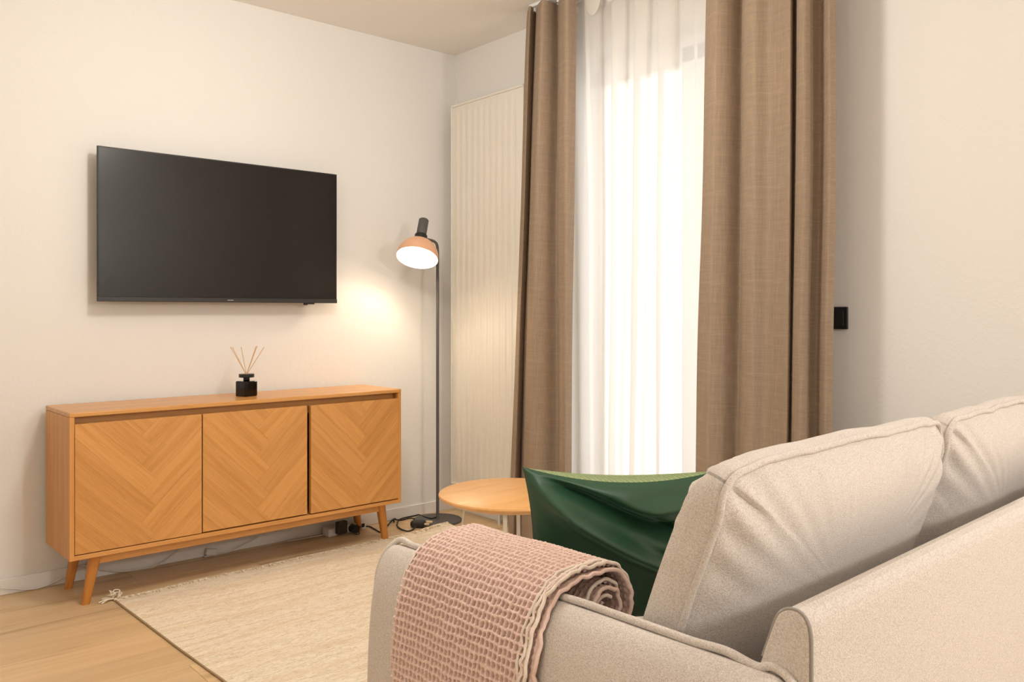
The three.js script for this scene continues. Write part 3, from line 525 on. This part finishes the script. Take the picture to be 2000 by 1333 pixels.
// ---------------------------------------------------------------- sofa (seen from behind its left end, facing the television)
const SOFA = { p: [-1.962, 0, 3.31], yaw: 0.035, W: 1.68 };
const sofa = thing('sofa', 'beige fabric sofa in the foreground turned towards the television', 'sofa', SOFA.p, SOFA.yaw);
const BACK = [[-0.215, 0.10], [-0.205, 0.20], [-0.150, 0.45], [-0.0655, 0.680], [-0.0555, 0.710], [-0.0450, 0.738], [-0.0375, 0.748], [-0.026, 0.7535], [-0.014, 0.7525], [-0.005, 0.744], [-0.0005, 0.728], [0, 0.70], [0, 0.10]];
{
  const back = new THREE.Shape(); back.moveTo(...BACK[0]); back.lineTo(...BACK[1]); back.lineTo(...BACK[2]); back.lineTo(...BACK[3]);
  back.splineThru(BACK.slice(4, 12).map(([a, b]) => new THREE.Vector2(a, b))); back.lineTo(...BACK[12]);
  const g = new THREE.ExtrudeGeometry(back, { depth: SOFA.W, bevelEnabled: true, bevelThickness: 0.004, bevelSize: 0.003, bevelOffset: -0.003, bevelSegments: 2, curveSegments: 40 });
  g.rotateY(-Math.PI / 2).scale(-1, 1, 1);                             // shape x -> z, extrusion -> +x
  const idx = g.attributes.position; for (let i = 0; i < idx.count; i += 3) { for (const at of Object.values(g.attributes)) { const k = at.itemSize, a = at.array; for (let c = 0; c < k; c++) { const q = a[(i + 1) * k + c]; a[(i + 1) * k + c] = a[(i + 2) * k + c]; a[(i + 2) * k + c] = q; } } }
  g.translate(0.004, 0, 0); g.deleteAttribute('normal');
  const bg = mergeVertices(g.deleteAttribute('uv') ?? g, 1e-5); bg.computeVertexNormals();
  mesh('backrest', muv(toCreasedNormals(bg, 0.7), 'x'), M.sofa, sofa);
  const welt = new THREE.CatmullRomCurve3([[-0.0645, 0.684], [-0.0555, 0.710], [-0.0450, 0.7385], [-0.0375, 0.7485], [-0.026, 0.754], [-0.014, 0.753], [-0.0045, 0.7445], [0.0005, 0.728], [0.001, 0.70], [0.001, 0.5], [0.001, 0.12]].map(([z, y]) => V(0.004, y, z)), false, 'centripetal');
  const wg = new THREE.TubeGeometry(welt, 120, 0.0026, 8); mesh('back_welt', wg, M.sofaWelt, sofa);

  mesh('base', bx(0.02, SOFA.W - 0.02, 0.11, 0.28, -0.86, -0.04, 0.02, 'x'), M.sofa, sofa);
  for (const [a, b] of [[0.024, 0.838], [0.842, 1.656]]) mesh('seat_cushion', bx(a, b, 0.282, 0.438, -0.885, -0.17, 0.045, 'x'), M.sofa, sofa);
  for (const [x, z] of [[-0.02, -0.80], [SOFA.W + 0.02, -0.80], [0.06, -0.09], [SOFA.W - 0.06, -0.09]]) mesh('leg', rod([x, 0, z], [x, 0.115, z], 0.015, 0.02, 16), M.black, sofa);

  // arms: a padded panel whose top rolls outwards from a welt along its inner edge
  const PROF = [[0.020, 0.10], [0.024, 0.30], [0.024, 0.50], [0.020, 0.60], [0.010, 0.655], [0.001, 0.668], [-0.013, 0.669], [-0.028, 0.656], [-0.043, 0.630], [-0.055, 0.596], [-0.063, 0.552], [-0.069, 0.495], [-0.073, 0.42], [-0.075, 0.30], [-0.074, 0.10]];
  const curve = new THREE.CatmullRomCurve3(PROF.map(([x, y]) => V(x, y, 0)), false, 'centripetal');
  const loop = curve.getSpacedPoints(90), zF = -0.888, zB = -0.004;
  const arm = (flip) => {
    const f = (u, v) => {
      const q = loop[Math.round(u * 90)], d0 = lerp(zF, zB, 0.5 - 0.5 * Math.cos(Math.PI * v)), R = 0.045, dF = d0 - zF, dB = zB - d0, d = Math.min(dF, dB);
      const e = d < R ? R - Math.sqrt(Math.max(0, R * R - (R - d) * (R - d))) : 0, soft = 0.5 + 0.5 * n3(u * 5, v * 6, 131);
      const cx = -0.024, tx = 1 - e / 0.052, x = cx + (q.x - cx) * Math.max(0.05, tx) + (q.x < cx ? -0.006 * soft * smooth(0, 0.2, dF) : 0), y = q.y > 0.5 ? q.y - e * smooth(0.5, 0.66, q.y) * 0.9 : q.y;
      return [flip ? SOFA.W - x : x, y, d0, d0, u * 1.3];
    };
    const g = sheet(90, 110, f);
    if (!flip) return g;
    const a = g.index.array; for (let i = 0; i < a.length; i += 3) { const k = a[i + 1]; a[i + 1] = a[i + 2]; a[i + 2] = k; } g.computeVertexNormals(); return g;
  };
  const r = rng(77);
  for (const flip of [false, true]) {
    const am = mesh('arm', arm(flip), M.sofa, sofa), pts = [];
    const X = (x) => flip ? SOFA.W - x : x;
    pts.push(V(X(-0.036), 0.560, zF + 0.004), V(X(-0.030), 0.618, zF + 0.006), V(X(-0.018), 0.652, zF + 0.014), V(X(-0.004), 0.671, zF + 0.028), V(X(0.0), 0.6775, zF + 0.042));
    for (let z = zF + 0.07; z < -0.075; z += 0.05) pts.push(V(X(0.001 + 0.0025 * (r() - 0.5)), 0.6745 + 0.003 * (r() - 0.5), z));
    pts.push(V(X(-0.002), 0.670, -0.066), V(X(0.0), 0.676, -0.05), V(X(-0.003), 0.672, -0.028), V(X(-0.008), 0.655, -0.010), V(X(-0.012), 0.62, -0.004));
    mesh('welt', tube(pts, 0.0062, 260, 10), M.sofaWelt, am);
  }
}

// a boxed cushion: two bulging panels, a gusset between them, a welt round the rear panel; local x along, y up, +z to the rear
function boxCushion(t, W, H, G, bulgeR, bulgeF, seed) {
  const N = 300, K = 44, rc = 0.045, per = [], arc = [];
  for (let i = 0; i < N; i++) {
    const q = i / N * 2 * (W + H);
    let x, y;
    if (q < W) { x = -W / 2 + q; y = H; } else if (q < W + H) { x = W / 2; y = H - (q - W); } else if (q < 2 * W + H) { x = W / 2 - (q - W - H); y = 0; } else { x = -W / 2; y = q - 2 * W - H; }
    const cx = clamp(x, -W / 2 + rc, W / 2 - rc), cy = clamp(y, rc, H - rc), dx = x - cx, dy = y - cy, d = Math.hypot(dx, dy);
    if (d > rc) { x = cx + dx / d * rc; y = cy + dy / d * rc; }
    const top = smooth(0.6, 1, y / H);
    y += top * (0.006 * (1 - Math.pow(2 * x / W, 2)) + 0.0035 * n3(x * 14, 3, seed));
    x *= 1 + 0.03 * Math.sin(Math.PI * clamp(y / H)) - 0.012 * top;
    per.push([x, y]); arc.push(q);
  }
  const ix = (u) => Math.round(u * N) % N, at = (u) => per[ix(u)], PL = 2 * (W + H);
  const wob = (q, f, k) => vn(q / PL * f, 0.5, f, 4, seed + k) * 2 - 1;    // noise that closes round the edge
  const panel = (sign, bulge) => sheet(N, K, (u, v) => {
    const r = Math.pow(v, 0.75), [px, py] = at(u), q = arc[ix(u)], m = Math.hypot(px, py - H / 2), edge = (1 - r) * m;
    const lean = 0.05 * edge / 0.08;                                      // creases run slightly aslant
    const pleat = wob(q + lean, 110, 1) * 0.7 + wob(q + lean, 220, 2) * 0.35, gate = smooth(-0.25, 0.5, wob(q, 36, 3));
    const corner = Math.exp(-Math.pow(Math.hypot(Math.abs(px) - W / 2, py - H) / 0.12, 2));
    const crease = (pleat * (0.0075 * gate + 0.002) + corner * 0.009 * Math.sin(q * 95 + edge * 30)) * smooth(0, 0.02, edge) * Math.exp(-edge / 0.065);
    const X = px * r / (W * 0.515), Y = (py - H / 2) * r / (H * 0.51);
    const b = bulge * Math.pow(Math.max(0, (1 - X ** 4) * (1 - Y ** 4)), 0.6) * Math.pow(1 - Math.pow(r, 10), 0.6) + 0.006 * n3(px * r * 5 + 9, (py - H / 2) * r * 5, seed + 8) * smooth(1, 0.7, r);
    return [px * r, H / 2 + (py - H / 2) * r, sign * (lerp(G / 2, gz(u), r ** 5) + b + crease), px * r, py * r];
  }, true);
  const gz = (u) => { const [, py] = at(u); return lerp(G, G * 0.5, smooth(0.86, 1.0, py / H)) / 2; };
  const rear = panel(1, bulgeR), front = panel(-1, bulgeF);
  const fl = (ar) => { for (let i = 0; i < ar.length; i += 3) { const k = ar[i + 1]; ar[i + 1] = ar[i + 2]; ar[i + 2] = k; } };
  fl(rear.index.array); rear.attributes.normal.array.forEach((q, i, n) => { n[i] = -q; });
  const gus = sheet(N, 12, (u, v) => { const [px, py] = at(u), q = arc[ix(u)], dx = px, dy = py - H / 2, m = Math.hypot(dx, dy), o = (0.007 + 0.005 * wob(q, 90, 12)) * Math.sin(Math.PI * v), k = (m + o) / m, g = gz(u); return [dx * k, H / 2 + dy * k, lerp(-g, g, v), q, v * G]; }, true);
  mesh('cover', [rear, front, gus], M.sofa, t);
  const ring = Array.from({ length: 150 }, (_, i) => { const u = i / 150, [x, y] = at(u), q = u * PL; return V(x * 1.004, H / 2 + (y - H / 2) * 1.006 + 0.0016 * wob(q, 75, 20), gz(u) + 0.001 + 0.0026 * wob(q, 60, 22)); });
  mesh('welt', tube(ring, 0.0056, 600, 8, true), M.sofaWelt, t);
}
const sofaPoint = (x, y, z) => { const c = Math.cos(SOFA.yaw), s = Math.sin(SOFA.yaw); return [SOFA.p[0] + x * c + z * s, y, SOFA.p[2] - x * s + z * c]; };
const LEAN = 0.345;                                                   // back cushions tip towards the backrest
function backCushion(xc, W, H, label, seed) {
  const G = 0.062, base = sofaPoint(xc, 0.446, -0.298 - G / 2);
  const o = thing('sofa_cushion', label, 'cushion', base, SOFA.yaw, 'loose back cushions of the sofa');
  o.rotation.order = 'YXZ'; o.rotation.x = LEAN;
  boxCushion(o, W, H, G, 0.062, 0.042, seed);
}
backCushion(0.446, 0.795, 0.486, 'nearer beige sofa back cushion with a puckered welt beside the green pillow', 140);
backCushion(1.262, 0.765, 0.486, 'farther beige sofa back cushion cut off by the right picture edge', 160);

// ---------------------------------------------------------------- green pillow
{
  const TL = V(-1.842, 0.828, 2.65), TR = V(-1.395, 0.785, 2.782), down = V(0.070, -0.352, -0.078);
  const t = thing('throw_pillow', 'dark green velvet throw pillow leaning on the sofa', 'pillow', [-1.60, 0.44, 2.66]);
  const O = t.position, nrm = TR.clone().sub(TL).cross(down).normalize(); if (nrm.z < 0) nrm.negate();
  const surf = (sign, bulge) => sheet(110, 110, (u, v) => {
    const eu = 1 - Math.pow(Math.abs(2 * u - 1), 2.2), ev = 1 - Math.pow(Math.abs(2 * v - 1), 2.2);
    const pu = u + (u - 0.5) * -0.10 * 4 * v * (1 - v), pv = v + 0.085 * 4 * u * (1 - u) * (1 - v) * (1 - v) - 0.06 * 4 * u * (1 - u) * v * v;
    const p = TL.clone().lerp(TR, pu).addScaledVector(down, pv);
    let h = sign > 0 ? bulge * Math.pow(eu * ev, 0.48) : bulge * Math.pow(eu, 0.75) * Math.pow(ev, 0.30);
    if (sign > 0) {
      const fold = (a, b, c, w, A) => { const d = (v - (a + b * (u - c))) / w; return A * Math.exp(-d * d); };
      const m = smooth(0, 0.14, u) * smooth(1, 0.9, u) * smooth(0, 0.1, v) * smooth(1, 0.75, v);
      h += m * (fold(0.32, 0.62, 0.35, 0.06, 0.048) - fold(0.18, 0.50, 0.45, 0.05, 0.044) + fold(0.10, -0.06, 0.75, 0.045, 0.030) * smooth(0.4, 0.6, u) + fold(0.40, 0.25, 0.75, 0.05, 0.026) * smooth(0.45, 0.7, u) - 0.040 * Math.exp(-((u - 0.79) ** 2 + (v - 0.31) ** 2) / 0.006) + 0.006 * n3(u * 5, v * 5, 181));
    }
    p.addScaledVector(nrm, sign * (h + 0.0005)).sub(O);
    return [p.x, p.y, p.z, u * 0.46, v * 0.42];
  });
  const back = surf(1, 0.060), front = surf(-1, 0.100), flip = (g) => { const a = g.index.array; for (let i = 0; i < a.length; i += 3) { const k = a[i + 1]; a[i + 1] = a[i + 2]; a[i + 2] = k; } g.computeVertexNormals(); };
  flip(back);
  mesh('velvet_panel', back, M.velvet, t);
  const q = mesh('quilted_panel', front, M.quilt, t); q.userData.label = 'light green quilted front panel';
}

// ---------------------------------------------------------------- pink waffle throw over the arm
{
  const t = thing('throw_blanket', 'pink waffle knit throw blanket folded over the sofa arm', 'blanket', SOFA.p, SOFA.yaw);
  // section across the arm: up the outside, over the top, then rolled up on the seat side
  const pts = [[-0.098, 0.14], [-0.098, 0.25], [-0.097, 0.36], [-0.094, 0.45], [-0.088, 0.53], [-0.080, 0.580], [-0.066, 0.622], [-0.046, 0.658], [-0.022, 0.682], [0.008, 0.695], [0.045, 0.7005]];
  const C = [0.102, 0.632];
  const turns = 2.35;
  for (let i = 0; i <= 60; i++) { const a = Math.PI * 0.62 - i / 60 * turns * 2 * Math.PI, R = lerp(0.071, 0.010, Math.pow(i / 60, 0.9)); if (i === 0) continue; pts.push([C[0] + R * Math.cos(a) * 1.02, C[1] + R * Math.sin(a)]); }
  const curve = new THREE.CatmullRomCurve3(pts.map(([x, y]) => V(x, y, 0)), false, 'centripetal'), L = curve.getLength();
  const NS = 620, P = curve.getSpacedPoints(NS), zA = -0.752, zB = -0.408, cu = 0.0128, cv = 0.0108;
  const nrm = P.map((_, i) => { const a = P[Math.max(0, i - 1)], b = P[Math.min(NS, i + 1)], d = b.clone().sub(a).normalize(); return V(-d.y, d.x, 0); });
  const waffle = (s, z) => {                                             // a thick weave with deep narrow pits
    const js = 0.16 * n3(s * 70, z * 70, 211), jz = 0.14 * n3(s * 60 + 9, z * 60, 213);
    const a = s / cu + js, b = z / cv + jz + 0.2 * Math.sin(s * 26), fa = Math.abs(a - Math.floor(a) - 0.5), fb = Math.abs(b - Math.floor(b) - 0.5);
    const pit = (1 - smooth(0.24, 0.36, fa)) * (1 - smooth(0.20, 0.33, fb)), rib = -0.07 * Math.cos(6.283 * (a - 0.5)) - 0.03 * Math.cos(6.283 * (b - 0.5)) + 0.05 * Math.sin(6.283 * (a * 3 + b * 2));
    return rib - pit * (0.95 + 0.25 * hash(Math.floor(a), Math.floor(b), 219)) + 0.10 * n3(s * 520, z * 520, 217);
  };
  const at = (s) => { const f = clamp(s / L) * NS, i = Math.min(NS - 1, Math.floor(f)), k = f - i; return [lerp(P[i].x, P[i + 1].x, k), lerp(P[i].y, P[i + 1].y, k), lerp(nrm[i].x, nrm[i + 1].x, k), lerp(nrm[i].y, nrm[i + 1].y, k)]; };
  const skew = (s) => 0.018 * (1 - smooth(0, 0.62, s)) - 0.006 * n3(s * 7, 2, 223);
  const layer = (off, s0, s1, za, zb, nu, nv, relief, taper) => sheet(nu, nv, (u, v) => {
    const s = lerp(s0, s1, v), z = lerp(za, zb, u) + skew(s), [x, y, nx, ny] = at(s);
    const h = off * (taper ? 1 - smooth(0.72, 0.98, s / L) * 0.5 : 1) + (relief ? waffle(s, z) * relief : 0) + 0.0025 * n3(s * 9, z * 9, 227);
    return [x + nx * h, y + ny * h, z, s, z];
  });
  const flip = (g) => { const a = g.index.array; for (let i = 0; i < a.length; i += 3) { const k = a[i + 1]; a[i + 1] = a[i + 2]; a[i + 2] = k; } g.computeVertexNormals(); return g; };
  const topEnd = L * 0.985;
  mesh('waffle_layer', layer(0.0055, 0, L * 0.70, zA, zB - 0.006, 330, 840, 0.0088), M.knit, t);
  mesh('rolled_end', layer(0.0040, L * 0.70, topEnd, zA, zB - 0.006, 140, 240, 0.0055), M.knit, t);
  mesh('under_layer', layer(-0.0062, 0, L * 0.97, zA + 0.004, zB + 0.004, 110, 330, 0.0030, true), M.knit, t);
  const hem = (off, z, r, s1, j) => tube(Array.from({ length: 150 }, (_, i) => { const s = i / 149 * s1, [x, y, nx, ny] = at(s), h = off + 0.0022 * n3(s * 75, j, 229); return V(x + nx * h, y + ny * h, z + skew(s) + 0.003 * n3(s * 80, j + 3, 231)); }), r, 420, 7);
  const hm = mesh('hem', [hem(0.0050, zB - 0.004, 0.0032, topEnd, 1), hem(0.0068, zB - 0.020, 0.0024, L * 0.66, 2), hem(0.0066, zB - 0.012, 0.0026, L * 0.66, 9), hem(0.002, zA + 0.001, 0.0022, topEnd, 4)], M.hem, t); hm.userData.label = 'cream hem';
  mesh('under_hem', hem(-0.0055, zB + 0.005, 0.0036, L * 0.95, 6), M.knit, t);
}

renderer.render(scene, camera);
